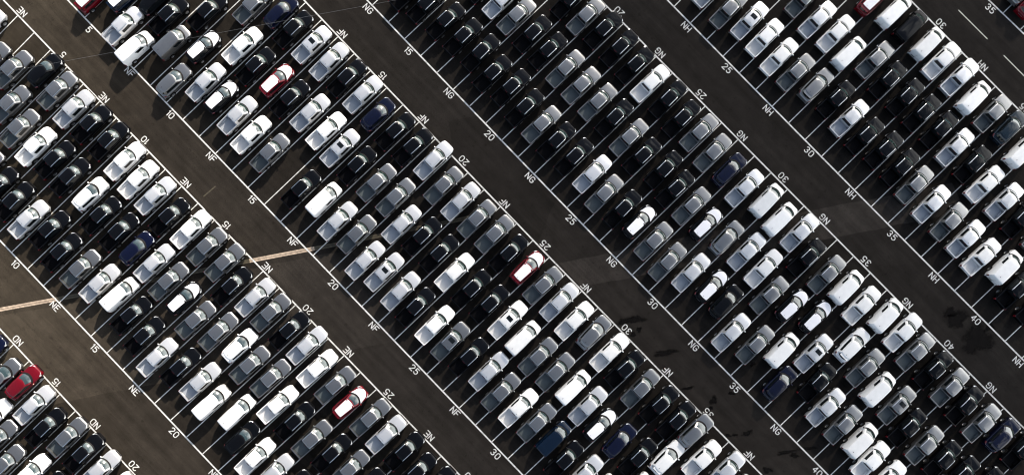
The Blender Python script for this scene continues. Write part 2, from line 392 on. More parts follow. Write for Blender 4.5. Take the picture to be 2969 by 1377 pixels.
def glass_patch(lo, hi, i0, i1, t0, t1, off=0.006, wrap=False, m=3, bulge=0.0):
    """panel lying just proud of the greenhouse between two rings, point index i0..i1, height t0..t1"""
    n = len(lo); idx = [i % n for i in range(i0, i1 + 1)]
    vs, fs = [], []
    cen = sum((lo[i] for i in idx), Vector()) / len(idx)
    for j in range(m + 1):
        t = lerp(t0, t1, j / m)
        for i in idx:
            p = lo[i].lerp(hi[i], t)
            nrm = (hi[i] - lo[i]).cross(lo[(i + 1) % n] - lo[(i - 1) % n])
            if nrm.length > 1e-6:
                nrm.normalize()
                if nrm.dot(Vector((p.x - (lo[0].x + lo[n // 2].x) / 2, p.y, 0))) < 0: nrm = -nrm
            vs.append(p + nrm * (off + bulge * math.sin(math.pi * (t - t0) / (t1 - t0))))
    w = len(idx)
    for j in range(m):
        for i in range(w - 1):
            fs.append((j * w + i, j * w + i + 1, (j + 1) * w + i + 1, (j + 1) * w + i))
    return vs, fs

def add_hull(mb, xs, prof, k=0):
    """closed shell lofted through mirrored half sections; prof(x) gives (y, z) from the sill up to the centre"""
    secs = []
    for x in xs:
        h = prof(x)
        secs.append([Vector((x[0] if isinstance(x, tuple) else x, -y, z)) for y, z in h] +
                    [Vector((x[0] if isinstance(x, tuple) else x, y, z)) for y, z in reversed(h[:-1])])
    n = len(secs[0]); vs, fs = [], []
    for s in secs: vs += s
    for j in range(len(secs) - 1):
        for i in range(n - 1):
            fs.append((j * n + i, j * n + i + 1, (j + 1) * n + i + 1, (j + 1) * n + i))
        fs.append((j * n + n - 1, j * n, (j + 1) * n, (j + 1) * n + n - 1))
    fs.append(tuple(range(n)))
    fs.append(tuple((len(secs) - 1) * n + i for i in range(n)))
    mb.add(vs, fs, k)

def wheel(parent, x, y, r, side):
    w = MB()
    s = side
    w.lathe_y((x, y, r), [(r * .62, 0.11 * s), (r * .93, 0.11 * s), (r, 0.07 * s), (r, -0.09 * s), (r * .9, -0.11 * s)], 0, 20)
    w.lathe_y((x, y, r), [(0.001, 0.07 * s), (r * .2, 0.085 * s), (r * .55, 0.075 * s), (r * .63, 0.115 * s)], 1, 20)
    w.lathe_y((x, y, r + .03), [(r * 1.16, 0.0), (r * 1.2, 0.085 * s), (r * .98, 0.088 * s)], 0, 20)   # dark arch
    return w.build('wheel', [M['rubber'], M['alloy']], parent)

def mirror(parent, x, y, z, side, mat):
    w = MB()
    w.ellipsoid((x, y + 0.10 * side, z), (0.075, 0.12, 0.085), 0)
    w.box((x + .01, y - 0.01 * side, z - .04), (0.06, 0.10, 0.04), 0)
    return w.build('door_mirror', [mat], parent)

def handle_bar(mb, x, y, z):
    mb.box((x, y, z), (0.18, 0.035, 0.035))

def vehicle_root(name):
    o = bpy.data.objects.new(name, None)
    o.empty_display_size = 0.5
    COL.objects.link(o)
    return o


def hull_profile(S):
    W, belt = S['w'], S['belt']
    def plan(x): return W * interp(S['plan'], x)
    def top(x): return interp(S['top'], x)
    def prof(x):
        tag = None
        if isinstance(x, tuple): x, tag = x
        w = plan(x); t = top(x)
        zb = S['sill'] + (0.12 if x > S['nose'] - .25 else 0) + (0.10 if x < S['tail'] + .25 else 0)
        z1 = lerp(zb, t, .35)
        b = min(belt, t - 0.015)
        side = [(w * .93, zb), (w * .985, z1), (w, lerp(z1, b, .55)), (w * .985, lerp(z1, b, .88))]
        if tag == 'bed':
            return side + [(w * .965, t - .02), (w * .945, t), (w * .86, t), (w * .85, t - .03), (w * .84, S['bed_z'] + .03), (w * .83, S['bed_z']), (0, S['bed_z'])]
        if tag == 'gate' or tag == 'wall':
            return side + [(w * .965, t - .02), (w * .945, t), (w * .86, t), (w * .85, t), (w * .84, t), (w * .83, t), (0, t)]
        return side + [(w * .955, lerp(z1, b, .97) ), (w * .92, b), (w * .86, lerp(b, t, .45)), (w * .80, lerp(b, t, .62)), (w * .70, lerp(b, t, .8)), (w * .40, lerp(b, t, .95)), (0, t + .012)]
    return prof

PICKUP = dict(kind='pickup', w=.925, belt=1.06, sill=.36, nose=2.62, tail=-2.66, bed_z=.70, mirror_x=1.12,
    plan=[(2.62, .40), (2.60, .57), (2.54, .73), (2.44, .84), (2.28, .925), (2.05, .975), (1.6, 1.0), (-2.2, .99), (-2.5, .965), (-2.66, .94)],
    top=[(2.62, .76), (2.57, .87), (2.45, .955), (2.2, 1.025), (1.8, 1.09), (1.4, 1.14), (1.0, 1.15), (-.8, 1.14), (-2.66, 1.13)],
    side_to=NS_ - 2, rg0=.06, rg1=.96)
PICKUP['cab'] = [
    (1.46, -.98, .84, .86, .26, .02, 1.06, 1.06, 0.0),
    (1.42, -.96, .83, .84, .26, .02, 1.12, 1.12, 0.02),
    (.84, -.86, .68, .69, .15, .03, 1.68, 1.67, 0.02),
    (.78, -.82, .655, .665, .13, .03, 1.735, 1.725, 0.025),
    (.70, -.76, .62, .63, .11, .02, 1.755, 1.745, 0.03),
    (.40, -.50, .40, .40, .05, .02, 1.785, 1.775, 0.03)]

VAN = dict(kind='van', w=.915, belt=1.16, sill=.26, nose=2.30, tail=-2.30, mirror_x=1.22,
    plan=[(2.30, .52), (2.26, .68), (2.16, .82), (1.95, .92), (1.5, .98), (1.0, 1.0), (-1.9, 1.0), (-2.2, .985), (-2.30, .95)],
    top=[(2.30, .72), (2.24, .88), (2.1, .98), (1.8, 1.08), (1.45, 1.18), (1.0, 1.2), (-2.30, 1.2)],
    side_from=0, side_to=3, rear_glass=False)
VAN['cab'] = [
    (1.72, -2.29, .86, .89, .30, .03, 1.10, 1.10, 0.0),
    (1.66, -2.28, .85, .885, .30, .03, 1.18, 1.18, 0.02),
    (.98, -2.20, .745, .78, .16, .03, 1.72, 1.72, 0.015),
    (.90, -2.14, .715, .75, .14, .03, 1.79, 1.79, 0.02),
    (.80, -2.06, .67, .70, .12, .03, 1.815, 1.815, 0.02),
    (.40, -1.70, .42, .44, .05, .02, 1.84, 1.84, 0.02)]

SUV = dict(kind='suv', w=.895, belt=1.0, sill=.28, nose=2.15, tail=-2.15, mirror_x=.78,
    plan=[(2.15, .44), (2.12, .62), (2.05, .77), (1.92, .875), (1.7, .945), (1.4, .985), (1.0, 1.0), (-1.3, 1.0), (-1.8, .95), (-2.03, .87), (-2.12, .76), (-2.15, .62)],
    top=[(2.15, .72), (2.11, .84), (2.0, .92), (1.7, 1.0), (1.2, 1.05), (.8, 1.06), (-1.7, 1.06), (-2.05, 1.02), (-2.12, .95), (-2.15, .80)],
    side_to=NS_ - 1, rg0=.12, rg1=.86)
SUV['cab'] = [
    (1.20, -2.09, .80, .74, .34, .20, .98, .98, 0.0),
    (1.16, -2.07, .80, .73, .34, .20, 1.05, 1.05, 0.02),
    (.36, -1.88, .615, .58, .20, .12, 1.48, 1.47, 0.015),
    (.27, -1.83, .585, .55, .17, .12, 1.53, 1.52, 0.02),
    (.18, -1.72, .54, .51, .14, .10, 1.55, 1.54, 0.02),
    (-.1, -1.35, .34, .32, .06, .05, 1.575, 1.565, 0.02)]

CROSS = dict(SUV)
CROSS.update(w=.91, nose=2.20, tail=-2.22,
    plan=[(2.20, .44), (2.17, .62), (2.10, .77), (1.97, .875), (1.75, .945), (1.4, .985), (1.0, 1.0), (-1.3, 1.0), (-1.8, .95), (-2.06, .86), (-2.18, .74), (-2.22, .60)],
    top=[(2.20, .72), (2.16, .84), (2.05, .93), (1.7, 1.01), (1.2, 1.06), (.8, 1.07), (-1.7, 1.07), (-2.08, 1.04), (-2.18, .96), (-2.22, .82)])
CROSS['cab'] = [
    (1.22, -2.06, .81, .76, .34, .22, .99, .99, 0.0),
    (1.18, -2.02, .81, .75, .34, .22, 1.06, 1.06, 0.02),
    (.40, -1.76, .64, .60, .20, .14, 1.52, 1.50, 0.015),
    (.31, -1.70, .61, .57, .17, .14, 1.57, 1.55, 0.02),
    (.22, -1.58, .565, .53, .14, .12, 1.59, 1.57, 0.02),
    (-.1, -1.1, .36, .34, .06, .05, 1.615, 1.595, 0.02)]

def build_body(S, mat, root):
    mb = MB()
    prof = hull_profile(S)
    ns, tl = S['nose'], S['tail']
    xs = [ns, ns - .03, ns - .08, ns - .16, ns - .3, ns - .45, ns - .65, ns - .9, ns - 1.15, ns - 1.5, .6, 0.0]
    if S['kind'] == 'pickup':
        xs += [-.9, (-.93, 'wall'), (-1.0, 'wall'), (-1.0, 'bed'), (-1.7, 'bed'), (-2.3, 'bed'), (-2.585, 'bed'), (-2.585, 'gate'), (-2.63, 'gate'), -2.66]
        xs = xs[:-1] + [(-2.66, 'gate')]
    else:
        xs += [-.7, tl + .8, tl + .5, tl + .3, tl + .16, tl + .08, tl + .03, tl]
    add_hull(mb, xs, prof)
    rings = [cab_ring(S['cab'], k) for k in range(len(S['cab']))]
    add_cab(mb, rings)
    body = mb.build('body', [mat], root, True, 34)
    return body, rings

def hull_patch(S, x0, x1, y0, y1, mat, name, root, off=.006, nx=5, ny=9):
    """a skin on the bonnet, following its curve"""
    prof = hull_profile(S)
    vs, fs = [], []
    for i in range(nx + 1):
        x = lerp(x0, x1, i / nx)
        h = prof(x)
        lim = h[5][0]
        for j in range(ny + 1):
            y = lerp(-1, 1, j / ny) * min(lim, lerp(y0, y1, i / nx))
            a = abs(y)
            tab = h[5:]
            z = tab[-1][1]
            for (ya, za), (yb, zb) in zip(tab, tab[1:]):
                if yb <= a <= ya:
                    z = lerp(zb, za, (a - yb) / max(1e-6, ya - yb)); break
            vs.append((x, y, z + off))
    w = ny + 1
    for i in range(nx):
        for j in range(ny):
            fs.append((i * w + j, i * w + j + 1, (i + 1) * w + j + 1, (i + 1) * w + j))
    return mesh_obj(name, vs, fs, mat, root)

def roof_patch(rings, k0, t, zoff, mat, name, root, x0=None, x1=None, ywid=None, nx=8, ny=8):
    """flat-ish skin just above the roof, corners inside ring k0"""
    lo = rings[k0]
    vs, fs = [], []
    xf = lo[NF_ // 2].x if x0 is None else x0
    xr = lo[NF_ + NS_ + NF_ // 2].x if x1 is None else x1
    wf, wr = lo[NF_ - 1].y, lo[NF_ + NS_].y
    zc = max(p.z for p in rings[-1]) + .012
    ze = lo[NF_ - 1].z
    for i in range(nx + 1):
        u = i / nx
        x = lerp(xf, xr, u)
        w = lerp(wf, wr, u) * t if ywid is None else ywid
        for j in range(ny + 1):
            s = -1 + 2 * j / ny
            # follow the end arcs a little
            xx = x - (0.10 * s * s * (1 - u) - 0.10 * s * s * u if ywid is None else 0)
            vs.append((xx, w * s, 0))
    # height from the nested rings: nearest of the analytic roof
    def zroof(x, y):
        best = -1e9
        for ring_a, ring_b in zip(rings[2:], rings[3:]):
            pass
        return best
    w = ny + 1
    for i in range(nx):
        for j in range(ny):
            fs.append((i * w + j, i * w + j + 1, (i + 1) * w + j + 1, (i + 1) * w + j))
    return vs, fs

from mathutils.bvhtree import BVHTree
def drape(body, vs, off):
    me = body.data
    tree = BVHTree.FromPolygons([v.co.copy() for v in me.vertices], [tuple(p.vertices) for p in me.polygons])
    out = []
    for x, y, z in vs:
        hit = tree.ray_cast(Vector((x, y, 5)), Vector((0, 0, -1)))
        out.append((x, y, (hit[0].z if hit[0] else 1.0) + off))
    return out

def draped(body, x0, x1, ws, name, mat, root, off=.006, nx=8, ny=10, bow0=0.0, bow1=0.0):
    """skin draped on the body between x0 (front) and x1 (rear); ws = half widths at front and rear"""
    vs, fs = [], []
    for i in range(nx + 1):
        u = i / nx
        for j in range(ny + 1):
            s = -1 + 2 * j / ny
            x = lerp(x0 - bow0 * s * s, x1 + bow1 * s * s, u)
            vs.append((x, lerp(ws[0], ws[1], u) * s, 0))
    w = ny + 1
    for i in range(nx):
        for j in range(ny):
            fs.append((i * w + j, i * w + j + 1, (i + 1) * w + j + 1, (i + 1) * w + j))
    return mesh_obj(name, drape(body, vs, off), fs, mat, root)

def lamps(root, S):
    ns, tl, W = S['nose'], S['tail'], S['w']
    plan = lambda x: W * interp(S['plan'], x)
    for s in (1, -1):
        h = MB()
        zt = interp(S['top'], ns - .22)
        pts = [(ns - .10, plan(ns - .10) * .80), (ns - .16, plan(ns - .16) * .93), (ns - .28, plan(ns - .28) * .985), (ns - .42, plan(ns - .42) * .995)]
        vs, fs = [], []
        for x, y in pts:
            for dz, dy in ((-.20, .012), (-.10, .02), (-.035, -.01), (-.02, -.09)):
                vs.append((x + .012, (y + dy) * s, interp(S['top'], x) + dz + .012))
        for i in range(3):
            for j in range(3):
                fs.append((i * 4 + j, i * 4 + j + 1, (i + 1) * 4 + j + 1, (i + 1) * 4 + j))
        h.add(vs, fs)
        h.build('headlight', [M['lamp']], root)
        t = MB()
        if S['kind'] == 'pickup':
            t.box((tl + .06, s * (plan(tl) - .045), .92), (.17, .13, .36), 0, .08)
        elif S['kind'] == 'van':
            t.box((tl + .05, s * (plan(tl) - .03), 1.0), (.12, .12, .40), 0, .08)
        else:
            xs = [(tl + .05, plan(tl + .05) * .88), (tl + .12, plan(tl + .12) * .96), (tl + .24, plan(tl + .24) * .99), (tl + .40, plan(tl + .40) * 1.0)]
            vs, fs = [], []
            for x, y in xs:
                for dz, dy in ((-.24, .012), (-.12, .022), (-.05, -.012), (-.02, -.07)):
                    vs.append((x - .012, (y + dy) * s, interp(S['top'], x) + dz + .012))
            for i in range(3):
                for j in range(3):
                    fs.append((i * 4 + j, i * 4 + j + 1, (i + 1) * 4 + j + 1, (i + 1) * 4 + j))
            t.add(vs, fs)
        t.build('tail_light', [M['tail']], root)

def dress(root, S, body, rings, mat, mirror_mat):
    lo, hi = rings[1], rings[2]
    v, f = glass_patch(lo, hi, 1, NF_ - 2, 0.16, 0.95, .006, m=6, bulge=.034)
    mesh_obj('windshield', v, f, M['glass'], root)
    v, f = glass_patch(lo, hi, 0, NF_ - 1, -0.06, 0.19, 0.012, m=2)
    mesh_obj('windshield_cowl', v, f, M['trim'], root)
    sf, st = S.get('side_from', 0), S.get('side_to', NS_ - 1)
    v, f = glass_patch(lo, hi, NF_ + sf, NF_ + st, 0.10, 0.82)
    mesh_obj('side_window', v, f, M['dark_glass'], root)
    o1 = 2 * NF_ + NS_
    v, f = glass_patch(lo, hi, o1 + NS_ - 1 - st, o1 + NS_ - 1 - sf, 0.10, 0.82)
    mesh_obj('side_window', v, f, M['dark_glass'], root)
    if S.get('rear_glass', True):
        r0 = NF_ + NS_
        v, f = glass_patch(lo, hi, r0 + 1, r0 + NF_ - 2, S.get('rg0', .2), S.get('rg1', .9))
        mesh_obj('rear_window', v, f, M['dark_glass'], root)
    for s in (1, -1):
        w = MB()
        y = S['w'] * .96
        w.ellipsoid((S['mirror_x'], s * (y + .10), S['belt'] + .06), (.075, .12, .085))
        w.box((S['mirror_x'] + .01, s * (y - .02), S['belt'] + .02), (.06, .14, .04))
        w.build('door_mirror', [mirror_mat], root)
    lamps(root, S)
    wb = {'pickup': (1.66, -1.52, .385), 'van': (1.48, -1.30, .32), 'suv': (1.33, -1.28, .34)}[S['kind']]
    for x in wb[:2]:
        for s in (1, -1):
            wheel(root, x, s * (S['w'] - .085), wb[2], s)
    g = MB()                                              # grille and lower air intake
    ns = S['nose']
    g.box((ns - .02, 0, .66), (.07, S['w'] * .95, .16))
    g.box((ns - .03, 0, .46), (.09, S['w'] * 1.2, .12))
    g.build('grille', [M['trim']], root)
    b = MB()
    b.box((S['tail'] + .0, 0, .52), (.10, S['w'] * 1.72, .14), 0, .1)
    b.build('rear_bumper', [M['trim'] if S['kind'] != 'suv' else mat], root)
    for s in (1, -1):
        for x in ((.55, -.45) if S['kind'] != 'van' else (.75,)):
            d = MB(); d.box((x - .25, s * (S['w'] + .004), S['belt'] - .12), (.17, .03, .03))
            d.build('door_handle', [mirror_mat], root)

def make_pickup(mat, liner, sunroof=False, highlight_ribs=True, sports=False):
    root = vehicle_root('pickup_truck')
    S = PICKUP
    body, rings = build_body(S, mat, root)
    dress(root, S, body, rings, mat, mat)
    l = MB()                                             # liner: floor, ribs and wheel boxes
    bz = S['bed_z']
    l.box((-1.79, 0, bz + .012), (1.56, 1.50, .016))
    for i in range(9):
        l.box((-1.79, -.64 + i * .16, bz + .028), (1.50, .07, .015))
    for s in (1, -1):
        l.box((-1.60, s * .69, bz + .12), (.78, .15, .22), 0, .12)
    l.build('bed_liner', [liner], root, False)
    c = MB()
    c.box((-.915, 0, 1.645), (.05, .42, .06))
    c.build('brake_light', [M['brake']], root)
    t = MB()
    t.box((-2.675, 0, .94), (.03, 1.40, .34)); t.box((-2.70, 0, 1.02), (.03, .22, .07))
    t.build('tailgate', [mat], root)
    if sunroof:
        draped(body, .50, -.02, (.38, .38), 'sunroof', M['dark_glass'], root, .008, 5, 6)
    for s in (1, -1):                                     # raised roof ribs, bright metal painting in edge highlights except on white trucks
        vs = draped(body, .74, -.80, (.032, .032), 'roof_highlight_rib', mat if mat is M['white'] else M['roof_highlight'], root, .0, 10, 2)
        for v in vs.data.vertices: v.co.y += s * .635
        co = [(v.co.x, v.co.y, 0) for v in vs.data.vertices]
        for v, q in zip(vs.data.vertices, drape(body, co, .012)): v.co = q
        for i, v in enumerate(vs.data.vertices):
            if i % 3 == 1: v.co.z += .022
    a = MB(); a.box((-.62, -.22, 1.80), (.10, .03, .05), 0, .4)
    a.build('roof_antenna', [M['trim']], root)
    return root

def make_van(mat, name='van'):
    root = vehicle_root('van')
    S = VAN
    body, rings = build_body(S, mat, root)
    dress(root, S, body, rings, mat, M['trim'])
    t = MB()
    t.box((-2.315, 0, 1.0), (.03, .012, 1.2)); t.box((-2.32, .22, .82), (.03, .50, .10))
    t.build('rear_door_trim', [M['trim']], root)
    a = MB(); a.box((-1.75, .05, 1.86), (.14, .05, .05), 0, .4)
    a.build('roof_antenna', [M['trim']], root)
    return root

def make_suv(mat, film=False, S=SUV, name='suv', mirror_mat=None):
    root = vehicle_root(name)
    body, rings = build_body(S, mat, root)
    dress(root, S, body, rings, mat, mirror_mat or mat)
    cab = S['cab']
    if film:
        draped(body, S['nose'] - .05, cab[1][0] + .02, (.66, .845), 'hood_film', M['film'], root, .012, 10, 16, .40, -.34)
        draped(body, cab[3][0] - .02, cab[3][1] + .12, (.575, .51), 'roof_film', M['film'], root, .010, 8, 10, .10, .05)
    # roof spoiler over the rear window
    p = MB()
    p.box((cab[2][1] - .04, 0, cab[2][7] - .01), (.22, cab[2][3] * 1.75, .035))
    p.build('roof_spoiler', [mat if film or True else mat], root)
    a = MB(); a.box((cab[3][1] + .26, .02, cab[3][7] + .05), (.14, .05, .06), 0, .4)
    a.build('roof_antenna', [M['trim']], root)
    root.scale = (1.05, 1.04, 1.03)
    b = MB(); b.box((S['tail'] + .02, 0, .72), (.06, .60, .06))
    b.build('tailgate_strip', [M['alloy']], root)
    return root

# kind code -> (builder, description, category, group)
PK, VN, CR = 'pickup trucks parked in the lot', 'vans parked in the lot', 'cars and SUVs parked in the lot'
KINDS = {
 'pw':  (lambda: make_pickup(M['white'], M['liner_white']), 'white pickup with white cargo bed', 'pickup truck', PK),
 'pws': (lambda: make_pickup(M['white'], M['liner_white'], True), 'white pickup with dark sunroof', 'pickup truck', PK),
 'pl':  (lambda: make_pickup(M['silver'], M['liner_pale']), 'pale silver pickup', 'pickup truck', PK),
 'ps':  (lambda: make_pickup(M['silver'], M['liner_pale'], True), 'pale silver pickup with dark sunroof', 'pickup truck', PK),
 'pg':  (lambda: make_pickup(M['grey'], M['liner_grey']), 'dark grey pickup', 'pickup truck', PK),
 'pgs': (lambda: make_pickup(M['grey'], M['liner_grey'], True), 'dark grey pickup with sunroof', 'pickup truck', PK),
 'pk':  (lambda: make_pickup(M['black'], M['liner_black']), 'black pickup', 'pickup truck', PK),
 'vw':  (lambda: make_van(M['white']), 'boxy white van', 'van', VN),
 'vl':  (lambda: make_van(M['white']), 'boxy white van', 'van', VN),
 'vg':  (lambda: make_van(M['grey']), 'boxy grey van', 'van', VN),
 'vk':  (lambda: make_van(M['black']), 'boxy black van', 'van', VN),
 'vb':  (lambda: make_van(M['blue']), 'boxy dark blue van', 'van', VN),
 'fk':  (lambda: make_suv(M['black'], True), 'black SUV with white roof and hood', 'SUV', CR),
 'fr':  (lambda: make_suv(M['red'], True), 'red SUV with white roof and hood', 'SUV', CR),
 'fb':  (lambda: make_suv(M['blue'], True), 'blue SUV with white roof', 'SUV', CR),
 'hw':  (lambda: make_suv(M['white'], False, CROSS, 'crossover_car'), 'white crossover with black rear window', 'car', CR),
 'hg':  (lambda: make_suv(M['grey'], False, CROSS, 'crossover_car'), 'grey crossover', 'car', CR),
 'hk':  (lambda: make_suv(M['black'], False, CROSS, 'crossover_car'), 'black crossover', 'car', CR),
 'hb':  (lambda: make_suv(M['navy'], False, CROSS, 'crossover_car'), 'navy blue crossover', 'car', CR),
 'ht':  (lambda: make_suv(M['teal'], False, CROSS, 'crossover_car'), 'dark teal crossover', 'car', CR),
 'hr':  (lambda: make_suv(M['red'], False, CROSS, 'crossover_car'), 'bright red crossover', 'car', CR),
}

def copy_tree(o, parent=None):
    c = o.copy()
    COL.objects.link(c)
    if parent: c.parent = parent
    for ch in kids[o.name]: copy_tree(ch, c)
    return c

NUM = ['', 'one', 'two', 'three', 'four']
def bay_words(block, bay):
    n = 5 * round(bay / 5)
    d = bay - n
    bl = {'NJ': 'far upper right'}.get(block, block)
    if d == 0: w = f'in bay {n}'
    elif d > 0: w = f"{NUM[d]} bay{'s' if d > 1 else ''} past {n}"
    else: w = f"{NUM[-d]} bay{'s' if d < -1 else ''} before {n}"
    return f'{w} of block {bl}' if block != 'NJ' else f'{w} beyond the wide aisle'

protos, kids = {}, {}
seen = set()
for entry in CARS.replace('\n', ';').split(';'):
    if not entry.strip(): continue
    k, block, lane, frac, slot = entry.split()
    lane, frac, slot = float(lane), float(frac), int(slot)
    build, desc, cat, grp = KINDS[k]
    key = {'vl': 'vw'}.get(k, k)
    if key not in protos:
        before = set(bpy.data.objects)
        root = build()
        kids[root.name] = [o for o in bpy.data.objects if o.parent == root]
        for o in kids[root.name]: kids.setdefault(o.name, [])
        protos[key] = root
        car = root
    else:
        car = copy_tree(protos[key])
    lo, hi = lane_ends(block, lane)
    p = lo.lerp(hi, frac)
    d = hi - lo
    car.location = (p.x, p.y, 0)
    car.rotation_euler = (0, 0, math.atan2(d.y, d.x) + R(random.gauss(0, .8)))
    bay = int(math.floor(lane))
    where = ['lowest slot', 'middle slot', 'uppermost slot'][slot]
    car['label'] = f'{desc} {bay_words(block, bay)}, {where}'
    car['category'] = cat
    car['group'] = grp

# ------------------------------------------------------------------ ground
def asphalt(name, gain=1.0):
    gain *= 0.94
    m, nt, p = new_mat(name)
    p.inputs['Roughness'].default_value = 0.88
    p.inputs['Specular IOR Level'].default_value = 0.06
    p.inputs['Diffuse Roughness'].default_value = 0.6
    geo = nt.nodes.new('ShaderNodeNewGeometry')
    # light falloff painted into the tone: lighter and browner westwards, darker eastwards
    sep = nt.nodes.new('ShaderNodeVectorMath'); sep.operation = 'DOT_PRODUCT'
    sep.inputs[1].default_value = (0.0105, 0.0088, 0)
    nt.links.new(geo.outputs['Position'], sep.inputs[0])
    big = nt.nodes.new('ShaderNodeTexNoise'); big.inputs['Scale'].default_value = 0.05; big.inputs['Detail'].default_value = 5
    nt.links.new(geo.outputs['Position'], big.inputs['Vector'])
    ad = nt.nodes.new('ShaderNodeMath'); ad.operation = 'MULTIPLY_ADD'
    ad.inputs[1].default_value = 0.35
    nt.links.new(big.outputs['Fac'], ad.inputs[0]); nt.links.new(sep.outputs['Value'], ad.inputs[2])
    ramp = nt.nodes.new('ShaderNodeValToRGB')
    e = ramp.color_ramp.elements
    stops = [(0.16, (0.050, 0.0408, 0.0295)), (0.42, (0.030, 0.0246, 0.0188)), (0.70, (0.0238, 0.0204, 0.0172)),
             (1.0, (0.0220, 0.0190, 0.0166)), (1.0, (0.0135, 0.0112, 0.0100))]
    e[0].position = stops[0][0]; e[0].color = (*[c * gain for c in stops[0][1]], 1)
    e[1].position = 1.0; e[1].color = (*[c * gain for c in stops[3][1]], 1)
    for pos, col in stops[1:3]:
        x = e.new(pos); x.color = (*[c * gain for c in col], 1)
    nt.links.new(ad.outputs[0], ramp.inputs['Fac'])
    # aggregate grain, rolled streaks and blotches
    fine = nt.nodes.new('ShaderNodeTexNoise'); fine.inputs['Scale'].default_value = 13.0; fine.inputs['Detail'].default_value = 6; fine.inputs['Roughness'].default_value = 0.75
    nt.links.new(geo.outputs['Position'], fine.inputs['Vector'])
    mid = nt.nodes.new('ShaderNodeTexNoise'); mid.inputs['Scale'].default_value = 0.6; mid.inputs['Detail'].default_value = 6; mid.inputs['Roughness'].default_value = 0.65
    nt.links.new(geo.outputs['Position'], mid.inputs['Vector'])
    mp = nt.nodes.new('ShaderNodeMapping'); mp.inputs['Rotation'].default_value = (0, 0, R(-56)); mp.inputs['Scale'].default_value = (0.06, 1.6, 1)
    nt.links.new(geo.outputs['Position'], mp.inputs['Vector'])
    stk = nt.nodes.new('ShaderNodeTexNoise'); stk.inputs['Scale'].default_value = 1.0; stk.inputs['Detail'].default_value = 4
    nt.links.new(mp.outputs['Vector'], stk.inputs['Vector'])
    patch = nt.nodes.new('ShaderNodeTexNoise'); patch.inputs['Scale'].default_value = 0.16; patch.inputs['Detail'].default_value = 3; patch.inputs['Distortion'].default_value = .6
    nt.links.new(geo.outputs['Position'], patch.inputs['Vector'])
    drip = nt.nodes.new('ShaderNodeTexNoise'); drip.inputs['Scale'].default_value = 1.9; drip.inputs['Detail'].default_value = 2
    nt.links.new(geo.outputs['Position'], drip.inputs['Vector'])
    prev = ramp.outputs['Color']
    for src, lo, hi, f0, f1 in ((fine, .34, 1.66, .3, .7), (mid, .80, 1.2, .3, .7), (stk, .78, 1.22, .3, .7), (patch, .93, 1.05, .47, .53), (drip, .72, 1.0, .30, .36)):
        mr = nt.nodes.new('ShaderNodeMapRange')
        mr.inputs['From Min'].default_value = f0; mr.inputs['From Max'].default_value = f1
        mr.inputs['To Min'].default_value = lo; mr.inputs['To Max'].default_value = hi
        nt.links.new(src.outputs['Fac'], mr.inputs['Value'])
        mx = nt.nodes.new('ShaderNodeMix'); mx.data_type = 'RGBA'; mx.blend_type = 'MULTIPLY'; mx.inputs['Factor'].default_value = 1
        nt.links.new(prev, mx.inputs['A']); nt.links.new(mr.outputs[0], mx.inputs['B'])
        prev = mx.outputs['Result']
    nt.links.new(prev, p.inputs['Base Color'])
    return m

def structure(o):
    o['kind'] = 'structure'
    return o

def sheet(name, poly, z, mat):
    o = mesh_obj(name, [(x, y, z) for x, y in poly], [tuple(range(len(poly)))], mat, None, False)
    for p in o.data.polygons:
        if p.normal.z < 0: p.flip()
    return structure(o)

A0 = asphalt('asphalt')
g = 3000
structure(mesh_obj('ground', [(-g, -g, 0), (g, -g, 0), (g, g, 0), (-g, g, 0)], [(0, 1, 2, 3)], A0, None, False))

bay_shade_m = asphalt('bay_shade_asphalt', .72)  # bays slightly darker than aisles, deepened further to paint shade between vehicles
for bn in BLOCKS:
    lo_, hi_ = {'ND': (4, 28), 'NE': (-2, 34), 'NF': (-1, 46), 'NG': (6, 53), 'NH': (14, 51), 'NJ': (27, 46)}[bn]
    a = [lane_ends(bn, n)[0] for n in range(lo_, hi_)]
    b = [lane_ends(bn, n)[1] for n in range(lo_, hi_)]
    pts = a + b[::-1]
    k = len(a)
    o = mesh_obj('bay_shade_sheet', [(p.x, p.y, .002) for p in a] + [(p.x, p.y, .002) for p in b],
                 [(i, i + 1, k + i + 1, k + i) for i in range(k - 1)], bay_shade_m, None, False)
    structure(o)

def jagged(poly, step=1.2, amp=.07):
    out = []
    for (x0, y0), (x1, y1) in zip(poly, poly[1:]):
        n = max(1, int(math.hypot(x1 - x0, y1 - y0) / step))
        for i in range(n):
            out.append((lerp(x0, x1, i / n) + random.uniform(-amp, amp), lerp(y0, y1, i / n) + random.uniform(-amp, amp)))
    out.append(poly[-1])
    return out

old = asphalt('old_asphalt', 1.7)
sheet('asphalt_patch', jagged(FEAT['band']) + list(reversed(jagged(FEAT['band_low']))), .004, old)
sheet('asphalt_patch', jagged(FEAT['left_up']) + list(reversed(jagged(FEAT['left_low']))), .004, asphalt('brown_asphalt', 1.28))
sheet('asphalt_patch', jagged(FEAT['dark1']), .004, asphalt('dark_asphalt', .78))

